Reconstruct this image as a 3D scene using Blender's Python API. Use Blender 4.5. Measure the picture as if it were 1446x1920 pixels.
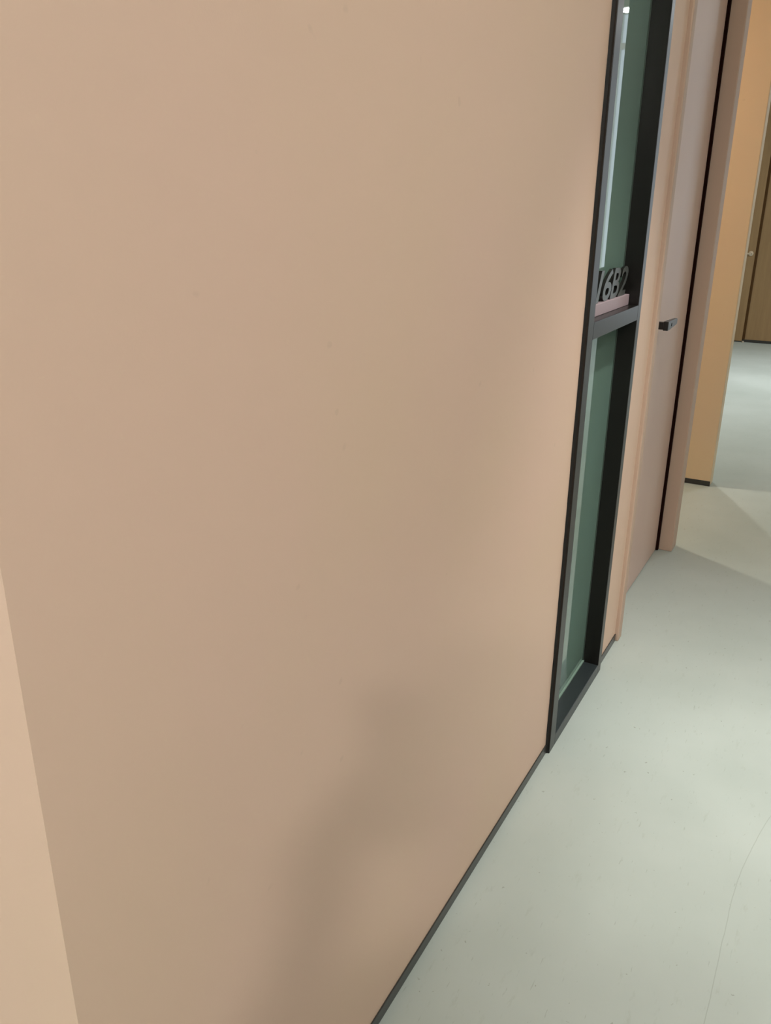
import bpy, bmesh, math, random
from mathutils import Vector, Matrix, noise
random.seed(7)
sc = bpy.context.scene
C = sc.collection
for o in list(bpy.data.objects):
    bpy.data.objects.remove(o, do_unlink=True)

# ------------------------------------------------------------------ camera
H = 1.40                                    # lens height above the floor
cam_d = bpy.data.cameras.new('camera'); cam = bpy.data.objects.new('camera', cam_d); C.objects.link(cam)
cam_d.sensor_fit = 'VERTICAL'; cam_d.sensor_height = 24.0; cam_d.lens = 24.0*1538.0/1920.0
cam_d.clip_start = 0.005; cam_d.clip_end = 100
RIGHT = Vector((0.49249531, -0.87028302, 0.00747185))
DOWN = Vector((-0.29962915, -0.17760878, -0.93737799))
FWD = Vector((0.81711121, 0.45941548, -0.34823366))
m = Matrix((RIGHT, -DOWN, -FWD)).transposed().to_4x4()
m.translation = Vector((0, 0, H))
cam.matrix_world = m
sc.camera = cam

# ------------------------------------------------------------------ world, exposure
w = bpy.data.worlds.new('world'); sc.world = w; w.use_nodes = True
w.node_tree.nodes['Background'].inputs[0].default_value = (0.78, 0.90, 1.0, 1)
w.node_tree.nodes['Background'].inputs[1].default_value = 1.0
sc.view_settings.view_transform = 'Standard'; sc.view_settings.look = 'None'
sc.view_settings.gamma = 1.0; sc.view_settings.use_curve_mapping = False
sc.view_settings.exposure = 0.58
sc.cycles.use_denoising = True
sc.cycles.max_bounces = 10; sc.cycles.diffuse_bounces = 6

# name, x, y, power, colour, disk size, label
NEUT = (1.0, 0.985, 0.93); WARM = (1.0, 0.91, 0.74); COOL = (0.95, 0.985, 1.0)
CEIL = 2.62; CEIL2 = 3.50; XL = 6.25      # corridor ceiling, higher lobby ceiling beyond XL
DOWNLIGHTS = [      # x, y, power, colour, diameter, beam angle (None: wide), label
    (-1.60, -0.84, 36, NEUT, .15, None, 'round recessed downlight over the corridor behind the camera'),
    (2.08, -0.10, 155, NEUT, .12, 72, 'round recessed downlight over the corridor beside the dark window'),
    (1.15, -0.80, 6.8, NEUT, .15, None, 'added unseen fill downlight near the right wall opposite the wide beige wall'),  # wide fill lamp added to lift the upper part of the left wall
    (-0.90, 1.70, 15, NEUT, .15, None, 'added unseen downlight over the space round the near corner'),  # added so the return wall comes out brighter than the main wall
    (4.25, 1.75, 15, WARM, .12, None, 'warm round recessed downlight inside the side passage'),
    (6.05, 1.30, 17, NEUT, .12, None, 'round recessed downlight in the bay beyond the thin partition'),
    (6.10, -0.48, 3, COOL, .15, None, 'round recessed downlight over the far stretch of corridor'),
    (7.80, 0.50, 240, COOL, .15, 84, 'round recessed downlight in front of the far brown door'),
    (8.60, -1.50, 34, COOL, .15, None, 'added unseen downlight over the lobby by the far window'),  # added to brighten the lobby floor and ceiling mirrored in the glass
]

# ------------------------------------------------------------------ material helpers
def mat(name, col, rough=0.5, spec=0.5, metal=0.0, coat=0.0, coat_rough=0.05, emit=None, estr=0.0):
    M = bpy.data.materials.new(name); M.use_nodes = True
    b = M.node_tree.nodes['Principled BSDF']
    b.inputs['Base Color'].default_value = (*col, 1); b.inputs['Roughness'].default_value = rough
    b.inputs['Specular IOR Level'].default_value = spec; b.inputs['Metallic'].default_value = metal
    b.inputs['Coat Weight'].default_value = coat; b.inputs['Coat Roughness'].default_value = coat_rough
    if emit:
        b.inputs['Emission Color'].default_value = (*emit, 1); b.inputs['Emission Strength'].default_value = estr
    return M
def s2l(r, g, b):
    f = lambda c: (c/255/12.92) if c/255 <= .04045 else ((c/255+.055)/1.055)**2.4
    return (f(r), f(g), f(b))
def nodes(M): return M.node_tree.nodes, M.node_tree.links, M.node_tree.nodes['Principled BSDF']
def tcoord(M, scale=(1, 1, 1)):
    n, l, b = nodes(M)
    t = n.new('ShaderNodeTexCoord'); mp = n.new('ShaderNodeMapping'); mp.inputs['Scale'].default_value = scale
    l.new(t.outputs['Object'], mp.inputs['Vector']); return mp.outputs['Vector']
def noise_n(M, vec, scale, detail=3, rough=.5):
    n, l, b = nodes(M)
    t = n.new('ShaderNodeTexNoise'); t.inputs['Scale'].default_value = scale
    t.inputs['Detail'].default_value = detail; t.inputs['Roughness'].default_value = rough
    l.new(vec, t.inputs['Vector']); return t.outputs['Fac']
def ramp(M, fac, stops):
    n, l, b = nodes(M)
    r = n.new('ShaderNodeValToRGB'); l.new(fac, r.inputs['Fac'])
    el = r.color_ramp.elements
    while len(el) < len(stops): el.new(0.5)
    for e, (p, c) in zip(el, stops):
        e.position = p; e.color = (*c, 1) if len(c) == 3 else c
    return r.outputs['Color']
def mix(M, fac, a, b2, mode='MIX'):
    n, l, b = nodes(M)
    x = n.new('ShaderNodeMix'); x.data_type = 'RGBA'; x.blend_type = mode
    if isinstance(fac, float): x.inputs[0].default_value = fac
    else: l.new(fac, x.inputs[0])
    for s, v in ((6, a), (7, b2)):
        if isinstance(v, tuple): x.inputs[s].default_value = (*v, 1)
        else: l.new(v, x.inputs[s])
    return x.outputs[2]
def bump(M, h, strength, dist):
    n, l, b = nodes(M)
    x = n.new('ShaderNodeBump'); x.inputs['Strength'].default_value = strength; x.inputs['Distance'].default_value = dist
    l.new(h, x.inputs['Height']); l.new(x.outputs['Normal'], b.inputs['Normal'])
def math_n(M, op, a, b2=None, c=None):
    n, l, b = nodes(M)
    x = n.new('ShaderNodeMath'); x.operation = op
    for i, v in enumerate((a, b2, c)):
        if v is None: continue
        if isinstance(v, (int, float)): x.inputs[i].default_value = v
        else: l.new(v, x.inputs[i])
    return x.outputs[0]

# ------------------------------------------------------------------ materials
def wall_material(name, c1, c2, c3, rough=.55):
    M = mat(name, c1, rough, .35)
    n, l, b = nodes(M); v = tcoord(M)
    base = ramp(M, noise_n(M, v, 2.3, 2, .4), [(.35, c1), (.65, c2)])
    sp = ramp(M, noise_n(M, v, 38, 1, .3), [(.79, (0, 0, 0)), (.83, (1, 1, 1))])     # sparse scuffs
    sp2 = math_n(M, 'MULTIPLY', sp, .10)
    l.new(mix(M, sp2, base, c3), b.inputs['Base Color'])
    bump(M, noise_n(M, v, 420, 3, .6), .10, .0006)
    return M
M_wall = wall_material('beige_wall_paint', s2l(219, 188, 169), s2l(218, 189, 167), s2l(150, 130, 112))
M_peach = wall_material('peach_wall_paint', s2l(215, 192, 160), s2l(217, 194, 159), s2l(150, 130, 112))
M_casing = wall_material('pink_beige_casing', s2l(192, 166, 149), s2l(195, 168, 149), s2l(150, 130, 112), .5)
M_casing.node_tree.nodes['Principled BSDF'].inputs['Specular IOR Level'].default_value = .15
M_pale = mat('pale_grey_wall_paint', s2l(214, 216, 214), .6, .3)
M_white = mat('white_ceiling_paint', s2l(232, 230, 224), .8, .2)
M_doorleaf = mat('mauve_grey_door_laminate', s2l(200, 174, 160), .42, .4)
n_, l_, b_ = nodes(M_doorleaf); v_ = tcoord(M_doorleaf, (1, 1, .25))
l_.new(ramp(M_doorleaf, noise_n(M_doorleaf, v_, 4, 2), [(.3, s2l(206, 177, 165)), (.7, s2l(211, 183, 170))]), b_.inputs['Base Color'])
bump(M_doorleaf, noise_n(M_doorleaf, v_, 300, 2), .05, .0005)
M_gap = mat('dark_reddish_gap_shade', s2l(30, 8, 4), .9, .1)
M_black = mat('black_satin_steel', (.009, .0075, .0065), .30, .42)
n_, l_, b_ = nodes(M_black); v_ = tcoord(M_black)
bump(M_black, noise_n(M_black, v_, 260, 2), .04, .0004)
M_dusty = mat('dusty_black_steel', (.024, .030, .032), .35, .5)
M_skirt = mat('dark_grey_metal_skirting', (.030, .030, .028), .30, .5)
M_seal = mat('black_sealant', (.010, .008, .007), .6, .4)
M_gasket = mat('pale_green_glazing_gasket', s2l(124, 146, 134), .4, .5)
M_gasket2 = mat('dark_green_glazing_gasket', s2l(70, 84, 76), .4, .5)
M_glass = mat('green_frosted_back_glass', s2l(112, 138, 122), .9, 0.0, coat=1.0, coat_rough=.015)
M_glass.node_tree.nodes['Principled BSDF'].inputs['Coat IOR'].default_value = 1.75
n_, l_, b_ = nodes(M_glass); v_ = tcoord(M_glass)
l_.new(ramp(M_glass, noise_n(M_glass, v_, 3, 1), [(.3, s2l(108, 132, 120)), (.7, s2l(110, 136, 126))]), b_.inputs['Base Color'])
M_handle = mat('black_lever_metal', (.015, .015, .016), .28, .6)
M_pink = mat('pale_pink_sign_base', s2l(166, 147, 153), .45, .4)
n_, l_, b_ = nodes(M_pink)
bump(M_pink, noise_n(M_pink, tcoord(M_pink), 500, 2), .05, .0003)
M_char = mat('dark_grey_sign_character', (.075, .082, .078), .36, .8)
M_brown = mat('olive_brown_wood_laminate', s2l(150, 122, 84), .5, .35)
n_, l_, b_ = nodes(M_brown); v_ = tcoord(M_brown, (1, 14, 1.0))
l_.new(ramp(M_brown, noise_n(M_brown, v_, 2.2, 5, .6), [(.3, s2l(146, 117, 82)), (.7, s2l(158, 128, 90))]), b_.inputs['Base Color'])
M_browngap = mat('dark_brown_door_gap', s2l(78, 52, 22), .7, .2)
M_chrome = mat('brushed_pale_metal', s2l(205, 195, 180), .3, .5, metal=.8)
M_fix = mat('white_fixture_plastic', s2l(235, 235, 230), .4, .5)

# floor: poured grey-green resin with scuffs, specks and one long hairline crack
M_floor = mat('grey_green_resin_floor', s2l(196, 202, 190), .33, .45)
n_, l_, b_ = nodes(M_floor); v_ = tcoord(M_floor)
fb = ramp(M_floor, noise_n(M_floor, v_, 1.6, 4, .55), [(.30, s2l(168, 177, 171)), (.70, s2l(182, 190, 185))])
vs = tcoord(M_floor, (1.0, 3.2, 1.0))
streak = ramp(M_floor, noise_n(M_floor, vs, 14, 4, .7), [(.60, (0, 0, 0)), (.78, (1, 1, 1))])
fb = mix(M_floor, math_n(M_floor, 'MULTIPLY', streak, .30), fb, s2l(140, 142, 128))
speck = ramp(M_floor, noise_n(M_floor, v_, 75, 2, .5), [(.715, (0, 0, 0)), (.755, (1, 1, 1))])
vsc = tcoord(M_floor, (1.0, 5.5, 1.0))
scr = ramp(M_floor, noise_n(M_floor, vsc, 22, 2, .6), [(.685, (0, 0, 0)), (.74, (1, 1, 1))])
fb = mix(M_floor, math_n(M_floor, 'MULTIPLY', scr, .28), fb, s2l(118, 118, 106))
fb = mix(M_floor, math_n(M_floor, 'MULTIPLY', speck, .50), fb, s2l(112, 110, 96))
sep = n_.new('ShaderNodeSeparateXYZ'); l_.new(v_, sep.inputs[0])
nx = n_.new('ShaderNodeCombineXYZ'); l_.new(sep.outputs[0], nx.inputs[0])
wob = noise_n(M_floor, nx.outputs[0], 3.0, 4, .6)
bend = math_n(M_floor, 'MAXIMUM', math_n(M_floor, 'SUBTRACT', sep.outputs[0], 1.52), 0.0)
bend = math_n(M_floor, 'MULTIPLY', math_n(M_floor, 'MULTIPLY', bend, bend), -.34)
yy = math_n(M_floor, 'SUBTRACT', sep.outputs[1], math_n(M_floor, 'ADD', math_n(M_floor, 'MULTIPLY_ADD', wob, .016, .007), bend))
band = math_n(M_floor, 'LESS_THAN', math_n(M_floor, 'ABSOLUTE', yy), .0009)
band = math_n(M_floor, 'MULTIPLY', band, math_n(M_floor, 'LESS_THAN', sep.outputs[0], 1.95))
fb = mix(M_floor, math_n(M_floor, 'MULTIPLY', band, .24), fb, s2l(96, 94, 80))
l_.new(fb, b_.inputs['Base Color'])
rr = n_.new('ShaderNodeMapRange'); l_.new(noise_n(M_floor, v_, 5, 4), rr.inputs[0])
rr.inputs['To Min'].default_value = .40; rr.inputs['To Max'].default_value = .56
l_.new(rr.outputs[0], b_.inputs['Roughness'])
bump(M_floor, noise_n(M_floor, v_, 30, 4, .6), .05, .002)

# ------------------------------------------------------------------ mesh helpers
def link(name, me, material, parent=None):
    o = bpy.data.objects.new(name, me); C.objects.link(o)
    if material: me.materials.append(material)
    if parent:
        o.parent = parent; o.matrix_parent_inverse = parent.matrix_world.inverted()
    return o
def add_box(bm, x0, x1, y0, y1, z0, z1):
    vs = [bm.verts.new((x, y, z)) for z in (z0, z1) for y in (y0, y1) for x in (x0, x1)]
    for f in ((0, 2, 3, 1), (4, 5, 7, 6), (0, 1, 5, 4), (2, 6, 7, 3), (0, 4, 6, 2), (1, 3, 7, 5)):
        bm.faces.new([vs[i] for i in f])
def finish(bm, name, material, parent=None, bevel=0.0, seg=2, smooth=False):
    bmesh.ops.recalc_face_normals(bm, faces=bm.faces)
    if bevel:
        bmesh.ops.bevel(bm, geom=[e for e in bm.edges], offset=bevel, segments=seg, affect='EDGES', profile=.5)
    if smooth:
        for f in bm.faces: f.smooth = True
    me = bpy.data.meshes.new(name); bm.to_mesh(me); bm.free()
    return link(name, me, material, parent)
def box(name, x0, x1, y0, y1, z0, z1, material, parent=None, bevel=0.0, seg=2):
    bm = bmesh.new(); add_box(bm, x0, x1, y0, y1, z0, z1)
    return finish(bm, name, material, parent, bevel, seg)
def boxes(name, lst, material, parent=None):
    bm = bmesh.new()
    for b in lst: add_box(bm, *b)
    return finish(bm, name, material, parent)
def lathe(name, prof, center, material, parent=None, n=32, axis='Z'):
    bm = bmesh.new(); rings = []
    for r, h in prof:
        ring = []
        for i in range(n):
            a = 2*math.pi*i/n
            p = Vector((r*math.cos(a), r*math.sin(a), h))
            if axis == 'Y': p = Vector((p.x, p.z, p.y))
            if axis == 'X': p = Vector((p.z, p.x, p.y))
            ring.append(bm.verts.new(p + Vector(center)))
        rings.append(ring)
    for a, b in zip(rings, rings[1:]):
        for i in range(n):
            bm.faces.new((a[i], a[(i+1) % n], b[(i+1) % n], b[i]))
    bm.faces.new(rings[0]); bm.faces.new(list(reversed(rings[-1])))
    return finish(bm, name, material, parent, smooth=False)
def structure(o, label, cat=None):
    o['kind'] = 'structure'; o['label'] = label
    if cat: o['category'] = cat
    return o
def tag(o, label, cat, group=None):
    o['label'] = label; o['category'] = cat
    if group: o['group'] = group
    return o
def empty(name, loc):
    o = bpy.data.objects.new(name, None); C.objects.link(o); o.location = loc
    o.empty_display_size = .05
    bpy.context.view_layer.update(); return o

# ------------------------------------------------------------------ layout (metres)
W = .383*H                 # face of the corridor's left wall
X_COR = .253*H             # near outer corner of that wall
WX0, WX1 = 1.328*H, 1.686*H          # window frame
DX0, DX1 = 1.840*H, 2.5525*H         # outer edges of the door casing
SX0, SX1 = 3.231*H, 3.295*H          # thin partition beyond the side passage
XF = 7.26*H                          # far wall
YR = -1.10                           # right wall of the corridor
YB = 3.0                             # back of the rooms on the left
XN = -3.2                            # near end behind the camera
TH = .12
WH = 2.40                            # window and door height

# ------------------------------------------------------------------ setting
structure(box('floor', XN-.1, XF+.1, -4.1, YB+.1, -.08, 0, M_floor), 'grey-green poured resin floor with fine scuffs and a hairline crack', 'floor')
structure(boxes('ceiling', [(XN-.1, XL, -4.1, YB+.1, CEIL, CEIL+.08), (XL-.08, XL, -4.1, YB+.1, CEIL+.08, CEIL2), (XL-.08, XF+.1, -4.1, YB+.1, CEIL2, CEIL2+.08)], M_white), 'plain white ceiling, higher over the far lobby', 'ceiling')
wl = boxes('wall_left', [
    (X_COR, WX0+.012, W, W+TH, 0, CEIL),
    (WX0+.012, WX1-.012, W, W+TH, WH-.012, CEIL),
    (WX1-.012, DX0+.012, W, W+TH, 0, CEIL),
    (DX0+.012, DX1-.03, W, W+TH, WH-.012, CEIL),
    (DX1-.03, DX1, W, W+TH, 0, CEIL)], M_wall)
structure(wl, 'pinkish beige painted corridor wall holding the dark window and the door', 'wall')
structure(box('wall_return', X_COR, X_COR+TH, W+TH, YB, 0, CEIL, M_wall), 'lighter beige wall turning away at the near corner', 'wall')
structure(box('wall_passage', DX1-TH, DX1, W+TH, YB, 0, CEIL, M_wall), 'beige wall of the side passage behind the door', 'wall')
structure(box('wall_partition', SX0, SX1, W, 2.3, 0, CEIL, M_peach, bevel=.004), 'thin peach coloured partition beyond the side passage', 'wall')
structure(boxes('wall_back', [(XN, XL, YB, YB+.1, 0, CEIL), (XL, XF, YB, YB+.1, 0, CEIL2)], M_pale), 'pale grey wall closing the spaces behind the corridor', 'wall')
structure(box('wall_near', XN-.1, XN, -4.0, YB, 0, CEIL, M_pale), 'pale grey wall closing the corridor behind the camera', 'wall')
structure(boxes('wall_right', [(XN, XL, YR-.1, YR, 0, CEIL), (XL, 6.9, YR-.1, YR, 0, CEIL2), (6.8, 6.9, -4.0, YR-.1, 0, CEIL2), (6.9, XF, -4.1, -4.0, 0, CEIL2)], M_pale), 'pale grey wall along the right side of the corridor', 'wall')
# far wall with a daylight window to the right of the picture
WY0, WY1, WZ0, WZ1 = -2.6, -.75, .08, CEIL2-.05
structure(boxes('wall_far', [(XF, XF+.1, WY1, YB, 0, CEIL2), (XF, XF+.1, -4.0, WY0, 0, CEIL2),
    (XF, XF+.1, WY0, WY1, 0, WZ0), (XF, XF+.1, WY0, WY1, WZ1, CEIL2)], M_brown), 'olive brown laminate wall at the far end of the corridor', 'wall')
win2 = empty('window_2', (XF, (WY0+WY1)/2, WZ0)); structure(win2, 'pale daylight window in the far wall, right of the brown door', 'window')
for a in ((WY0, WY0+.06, WZ0, WZ1), (WY1-.06, WY1, WZ0, WZ1), (-1.70, -1.65, WZ0, WZ1)):
    box('window_stile', XF+.02, XF+.08, a[0], a[1], a[2], a[3], M_fix, win2)
for z in (WZ0, 3.05, WZ1-.06):
    box('window_rail', XF+.025, XF+.075, WY0+.06, WY1-.06, z, z+.06, M_fix, win2)

# skirtings
SK = .028
def skirting(name, *b, label): 
    o = box(name, *b, M_skirt, None, .0008, 1); structure(o, label, 'skirting'); return o
skirting('baseboard_left', X_COR-.003, WX0-.001, W-.003, W-.0001, .0004, SK, label='thin dark metal skirting under the wide beige wall')
skirting('baseboard_middle', WX1+.001, DX0-.001, W-.003, W-.0001, .0004, SK, label='short dark metal skirting between the window and the door')
skirting('baseboard_partition', SX0-.003, SX0-.0001, W+.0, 2.3, .0004, SK, label='black skirting along the foot of the peach partition')
skirting('baseboard_return', X_COR-.003, X_COR-.0001, W+.001, YB, .0004, SK, label='thin dark metal skirting on the wall round the near corner')
skirting('baseboard_far', XF-.006, XF-.0001, WY1, YB, .0004, .030, label='dark skirting along the far brown wall')

# ------------------------------------------------------------------ window 1: tall black steel window
FY = W-.0115; GY = .412*H; BY = W+TH
ZB = .035; ZC0, ZC1 = H-.203*H, H-.1745*H
win = empty('window_1', ((WX0+WX1)/2, W, 0)); structure(win, 'tall narrow black steel window with a crossbar and green glass', 'window')
JL, JR = WX0+.044, WX1-.034
box('frame_stile', WX0, JL, FY, BY, 0, WH, M_black, win, .0012, 2)
box('frame_stile', JR, WX1, FY, BY, 0, WH, M_black, win, .0012, 2)
box('bottom_rail', JL, JR, FY, BY, 0, ZB, M_dusty, win, .0012, 2)
box('top_rail', JL, JR, FY, BY, WH-.04, WH, M_black, win, .0012, 2)
box('crossbar', JL, JR, FY, BY, ZC0, ZC1, M_black, win, .0012, 2)
for z0, z1 in ((ZB, ZC0), (ZC1, WH-.04)):
    p = box('glass_pane', JL, JR, GY, GY+.010, z0, z1, M_glass, win)
    p['label'] = 'green frosted glass pane'
    gs = .0045
    for b in ((JL, JR, z0, z0+gs), ):
        g = box('gasket', b[0], b[1], GY-.006, GY-.0002, b[2], b[3], M_gasket, p)
    box('gasket', JR-.0025, JR, GY-.003, GY-.0002, z0+gs, z1, M_gasket2, p)
# irregular bead of black sealant where the near stile meets the wall
bm = bmesh.new(); prev = None; z = 0.0
while z < WH:
    wv = .004 + .006*max(0, noise.noise(Vector((0, 0, z*5.3)))) + .002*noise.noise(Vector((3, 1, z*22)))
    a = bm.verts.new((WX0-wv, W-.0004, z)); b = bm.verts.new((WX0-wv*.4, W-.004, z)); c = bm.verts.new((WX0+.001, W-.0075, z))
    if prev: 
        bm.faces.new((prev[0], prev[1], b, a)); bm.faces.new((prev[1], prev[2], c, b))
    prev = (a, b, c); z += .02
finish(bm, 'sealant_bead', M_seal, win)['label'] = 'wavy black sealant bead'

# ------------------------------------------------------------------ door 1
DYP = .423*H; CY = .3735*H
GX = 2.490*H
door = empty('door_1', ((DX0+DX1)/2, DYP, 0)); structure(door, 'flush mauve-beige door with a black lever handle beside the dark window', 'door')
box('door_jamb', DX0, DX0+.042, CY, DYP+.05, 0, WH, M_casing, door, .004, 2)
box('door_jamb', GX, DX1+.001, CY+.004, DYP+.05, 0, WH, M_casing, door, .004, 2)
box('door_head', DX0+.042, GX, CY, DYP+.05, WH-.05, WH, M_casing, door, .003, 2)
leaf = box('door_leaf', DX0+.046, GX-.022, DYP, DYP+.042, .004, WH-.053, M_doorleaf, door, .0015, 2)
box('gap_shade_strip', GX-.020, GX-.0001, DYP-.010, DYP+.05, .004, WH-.05, M_gap, door)  # dark strip painted as the shade in the gap beside the leaf
# lever handle: rose, neck, lever arm, keyhole escutcheon
hz = H-.2495*H; hy = .375*H; hx = 2.1198*H*(.375/.404)
hd = lathe('door_handle', [(.024, 0), (.026, -.001), (.026, -.007), (.024, -.009), (.010, -.009)], (hx+.010, DYP, hz), M_handle, door, 28, 'Y')
hd['label'] = 'black lever handle'
box('handle_neck', hx+.002, hx+.022, hy+.006, DYP-.008, hz-.012, hz+.012, M_handle, hd, .003, 2)
bm = bmesh.new()
prof = [(hx, .0145, 0), (hx+.045, .0145, 0), (hx+.06, .0135, .001), (hx+.11, .012, .002), (hx+.155, .010, .003), (hx+.165, .007, .004)]
rings = []
for x, r, dy in prof:
    rings.append([bm.verts.new((x, hy-.004+dy, hz-r)), bm.verts.new((x, hy-.004+dy, hz+r)), bm.verts.new((x, hy+.012-dy*.5, hz+r)), bm.verts.new((x, hy+.012-dy*.5, hz-r))])
for a, b in zip(rings, rings[1:]):
    for i in range(4): bm.faces.new((a[i], a[(i+1) % 4], b[(i+1) % 4], b[i]))
bm.faces.new(rings[0]); bm.faces.new(rings[-1])
finish(bm, 'handle_lever', M_handle, hd, .002, 2)
lathe('lever_screw', [(.0055, 0), (.0055, -.0015), (.003, -.002)], (hx+.055, hy-.0035, hz), M_black, hd, 16, 'Y')

# ------------------------------------------------------------------ door 2 in the far wall
d2y = .777*H
door2 = empty('door_2', (XF-.01, d2y+.45, 0)); structure(door2, 'far olive brown door with a pale metal lever handle', 'door')
box('door_leaf', XF-.022, XF-.0002, d2y+.012, d2y+.92, .012, 2.3, M_brown, door2, .002, 1)
box('gap_strip', XF-.012, XF-.0002, d2y-.014, d2y+.011, .03, 2.3, M_browngap, door2)
h2 = lathe('door_handle', [(.024, 0), (.026, -.002), (.026, -.008), (.012, -.009), (.010, -.045), (.010, -.05)], (XF-.022, d2y+.055, H-.317*H), M_chrome, door2, 20, 'X')
bm = bmesh.new(); yy0 = d2y+.045
for t in range(5): pass
add_box(bm, XF-.080, XF-.064, yy0, yy0+.115, H-.317*H-.009, H-.317*H+.009)
finish(bm, 'handle_lever', M_chrome, h2, .004, 2)
dstop = lathe('door_stop', [(.013, 0), (.014, .003), (.012, .016), (.006, .019)], (XF-.045, d2y-.005, 0), M_chrome, None, 18)
tag(dstop, 'tiny pale door stop on the floor below the far door edge', 'door stop')

# ------------------------------------------------------------------ room number sign on the crossbar
bx0, bx1 = 1.424*H, JR-.004
by0 = .394*H; bh = .0205*H
sign = empty('room_number_sign', ((bx0+bx1)/2, by0+.008, ZC1))
tag(sign, 'room sign with dark grey characters 16B2 on a pale pink block', 'sign')
box('sign_base', bx0, bx1, by0, by0+.020, ZC1+.0002, ZC1+bh, M_pink, sign, .0008, 1)
for ch, cx0, cx1 in (('1', 1.439, 1.482), ('6', 1.482, 1.540), ('B', 1.532, 1.594), ('2', 1.586, 1.650)):
    cu = bpy.data.curves.new('ch', 'FONT'); cu.body = ch; cu.size = 1.0; cu.shear = .30; cu.offset = .018; cu.extrude = .055
    cu.bevel_depth = 0.0; cu.resolution_u = 6
    to = bpy.data.objects.new('ch', cu); C.objects.link(to)
    bpy.context.view_layer.update()
    me = bpy.data.meshes.new_from_object(to.evaluated_get(bpy.context.evaluated_depsgraph_get()))
    bpy.data.objects.remove(to); bpy.data.curves.remove(cu)
    xs = [v.co.x for v in me.vertices]; ys = [v.co.y for v in me.vertices]
    hgt = .0535*H; wid = (cx1-cx0)*H; x_off = cx0*H
    for v in me.vertices:
        x, y, zz = v.co
        v.co = Vector((x_off + (x-min(xs))/(max(xs)-min(xs))*wid, by0+.010 - zz/.055*.004, ZC1+bh + (y-min(ys))/(max(ys)-min(ys))*hgt))
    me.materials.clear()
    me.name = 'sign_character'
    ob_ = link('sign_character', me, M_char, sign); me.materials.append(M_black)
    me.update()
    for p in me.polygons: p.material_index = 0 if p.normal.y < -.8 else 1        # grey fronts, near-black sides: sheen and shade put into the colour

# ------------------------------------------------------------------ ceiling fixtures
def downlight(x, y, power, col, size, beam, label):
    cz = CEIL if x < XL else CEIL2
    r = empty('ceiling_downlight', (x, y, cz)); tag(r, label, 'ceiling light', 'recessed downlights')
    R = size/2
    bm = bmesh.new(); n = 36; prof = [(R+.004, -.001), (R+.022, -.001), (R+.022, -.005), (R+.016, -.008), (R+.004, -.006)]
    rings = [[bm.verts.new((x+a*math.cos(2*math.pi*i/n), y+a*math.sin(2*math.pi*i/n), cz+h)) for i in range(n)] for a, h in prof]
    for a, b in zip(rings, rings[1:]+rings[:1]):
        for i in range(n): bm.faces.new((a[i], a[(i+1) % n], b[(i+1) % n], b[i]))
    finish(bm, 'trim_ring', M_fix, r)
    Mx = mat('lit_diffuser', (.9, .9, .9), .5, emit=col, estr=6.0 if power > 5 else 1.6)
    lathe('diffuser', [(R+.003, -.0012), (R+.003, -.004)], (x, y, cz), Mx, r, 36)
    if beam:
        L = bpy.data.lights.new('downlight_lamp', 'SPOT'); L.spot_size = math.radians(beam); L.spot_blend = 1.0; L.shadow_soft_size = size/2
    else:
        L = bpy.data.lights.new('downlight_lamp', 'AREA'); L.shape = 'DISK'; L.size = size
    L.energy = power; L.color = col
    lo = bpy.data.objects.new('downlight_lamp', L); C.objects.link(lo); lo.location = (x, y, cz-.010)
    lo.parent = r; lo.matrix_parent_inverse = r.matrix_world.inverted()
for d in DOWNLIGHTS: downlight(*d)

# ------------------------------------------------------------------ person taking the picture (casts the soft shadow on the wall)
hd2 = Vector((FWD.x, FWD.y, 0)).normalized(); lf = Vector((-hd2.y, hd2.x, 0))
base = Vector((0, 0, 0)) - hd2*.47 - lf*.085
def J(f, l, z): return base + hd2*f + lf*l + Vector((0, 0, z))
pc = Vector((0, 0, H)) + DOWN*.058 - FWD*.016                     # centre of the phone
verts = []; rads = []; edges = []
def V(p, r): verts.append(p); rads.append(r); return len(verts)-1
def chain(start, pts):
    prev_ = start
    for p, r in pts:
        i = V(p, r); edges.append((prev_, i)); prev_ = i
    return prev_
pel = V(J(0, 0, .96), (.15, .11))
spn = chain(pel, [(J(.01, 0, 1.10), (.135, .10)), (J(.0, 0, 1.24), (.15, .11))])
chest = chain(spn, [(J(-.01, 0, 1.38), (.15, .10))])
head = chain(chest, [(J(.0, 0, 1.475), (.058, .058)), (J(.015, 0, 1.52), (.055, .058)), (J(.038, 0, 1.575), (.078, .078)), (J(.028, 0, 1.645), (.098, .098))])
chain(head, [(J(.02, 0, 1.705), (.080, .080))])
nose = chain(head, [(J(.135, 0, 1.612), (.015, .018))])
for sd in (1, -1): chain(head, [(J(.02, sd*.088, 1.625), (.014, .024))])
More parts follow.
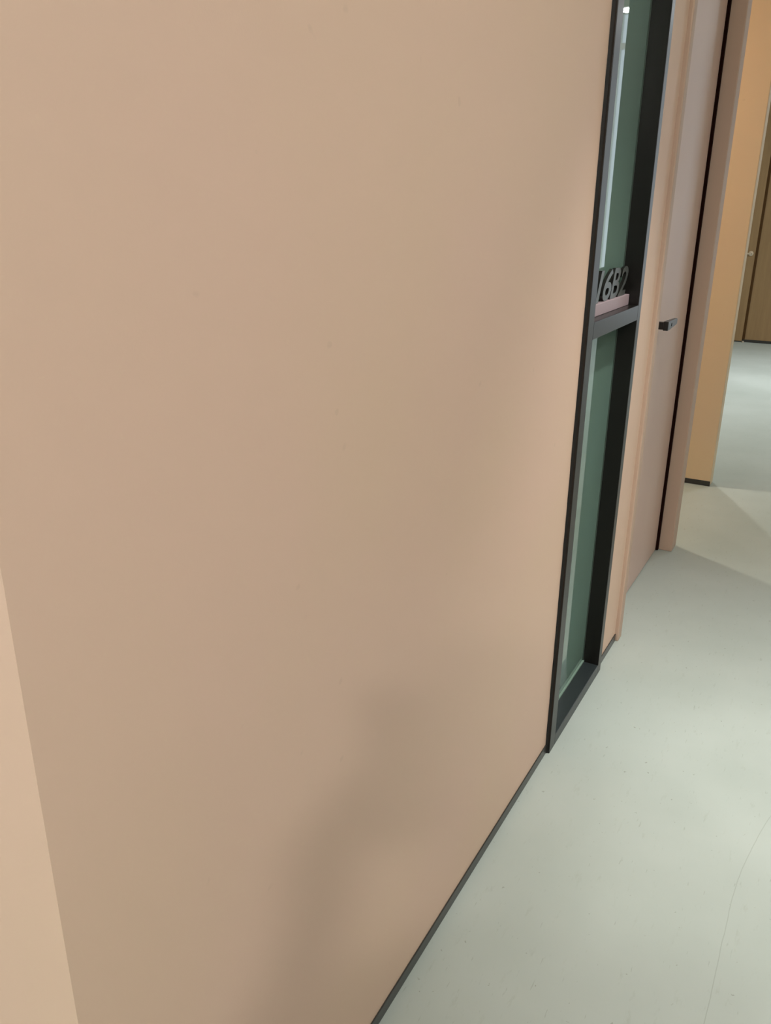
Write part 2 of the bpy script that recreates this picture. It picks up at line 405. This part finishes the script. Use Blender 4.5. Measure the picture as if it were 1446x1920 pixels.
for sd in (1, -1):
    hip = chain(pel, [(J(0, sd*.095, .86), (.085, .085)), (J(.015, sd*.10, .50), (.06, .06)), (J(-.01, sd*.105, .10), (.042, .042)), (J(.10, sd*.12, .045), (.038, .03))])
    side = -RIGHT*sd
    palm = pc + side*.058 + DOWN*.045 - FWD*.020
    wr = palm - hd2*.075 - Vector((0, 0, .055)) + side*.020
    sh = chain(chest, [(J(-.01, sd*.185, 1.40), (.062, .062)), (J(.08, sd*.235, 1.14), (.043, .043)), (wr, (.028, .03)), (palm + DOWN*.02 + side*.012 - FWD*.01, (.024, .034)), (palm, (.020, .034))])
    for k in range(4):
        root = palm + DOWN*(-.030 + .019*k) + FWD*.012 - side*.004
        L_ = (.050, .056, .052, .042)[k]
        chain(sh, [(root, (.010, .010)), (root + FWD*.020 - side*.010, (.009, .009)), (root + FWD*.024 - side*L_*.7, (.0085, .0085)), (root + FWD*.019 - side*L_, (.007, .007))])
    chain(sh, [(palm - DOWN*.022 - FWD*.008, (.011, .011)), (palm - DOWN*.045 - FWD*.004 - side*.018, (.010, .010)), (palm - DOWN*.058 + FWD*.002 - side*.040, (.008, .008))])
me = bpy.data.meshes.new('person'); me.from_pydata([tuple(v) for v in verts], edges, [])
bm = bmesh.new(); bm.from_mesh(me); sk = bm.verts.layers.skin.verify(); bm.verts.ensure_lookup_table()
for i, v in enumerate(bm.verts):
    v[sk].radius = rads[i]; v[sk].use_root = (i == pel)
bm.to_mesh(me); bm.free()
po = bpy.data.objects.new('person_source', me); C.objects.link(po)
po.modifiers.new('skin', 'SKIN').use_smooth_shade = True
sb_ = po.modifiers.new('sub', 'SUBSURF'); sb_.levels = 2; sb_.render_levels = 2
bpy.context.view_layer.update()
pm = bpy.data.meshes.new_from_object(po.evaluated_get(bpy.context.evaluated_depsgraph_get()))
bpy.data.objects.remove(po)
M_skin = mat('skin', s2l(205, 160, 135), .5); M_shirt = mat('dark_shirt', s2l(60, 64, 74), .85); M_trou = mat('dark_trousers', s2l(40, 42, 50), .85)
n_, l_, b_ = nodes(M_shirt); bump(M_shirt, noise_n(M_shirt, tcoord(M_shirt), 300, 2), .2, .001)
pm.materials.clear()
person = link('person', pm, M_skin); pm.materials.append(M_shirt); pm.materials.append(M_trou)
for p in pm.polygons:
    c = Vector(p.center)
    p.material_index = 0 if (c.z > 1.485 or (c-pc).length < .135) else (2 if c.z < .99 and (c-base).to_2d().length < .26 else 1)
    p.use_smooth = True
tag(person, 'person in dark clothes holding up a phone behind the camera', 'person')
def ball(name, c, r, material, parent, sx=1, cut=None):
    bm = bmesh.new(); bmesh.ops.create_uvsphere(bm, u_segments=20, v_segments=12, radius=r)
    if cut is not None:
        bmesh.ops.delete(bm, geom=[v for v in bm.verts if v.co.z < cut*r], context='VERTS')
    for v in bm.verts: v.co = Vector((v.co.x, v.co.y, v.co.z*sx)) + c
    return finish(bm, name, material, parent, smooth=True)
M_hair = mat('black_hair', (.01, .009, .008), .6); M_eye = mat('eye', (.03, .02, .015), .2)
bm = bmesh.new(); bmesh.ops.create_uvsphere(bm, u_segments=28, v_segments=18, radius=1)
bmesh.ops.delete(bm, geom=[v for v in bm.verts if v.co.z < .10 + .60*v.co.x], context='VERTS')
for v in bm.verts:
    q = v.co.copy(); v.co = J(.012+q.x*.112, q.y*.108, 1.640+q.z*.128)
finish(bm, 'hair', M_hair, person, smooth=True)
ball('mouth', J(.110, 0, 1.575), .017, mat('lips', s2l(170, 105, 95), .5), person, .35)
for sd in (1, -1):
    ball('eye', J(.108, sd*.034, 1.642), .013, M_eye, person)
    bm = bmesh.new()
    bmesh.ops.create_uvsphere(bm, u_segments=16, v_segments=10, radius=1)
    for v in bm.verts:
        q = v.co.copy(); v.co = J(.05+q.x*.14, sd*.115+q.y*.048, max(.0005, .042+q.z*.05))
    finish(bm, 'shoe', M_black, person, smooth=True)
bm = bmesh.new(); add_box(bm, -.037, .037, -.079, .079, -.004, .004)
for v in bm.verts: v.co = pc + RIGHT*v.co.x + DOWN*v.co.y + FWD*v.co.z
ph = finish(bm, 'phone', M_black, None, .003, 2)
tag(ph, 'black phone held in both hands by the person', 'phone')
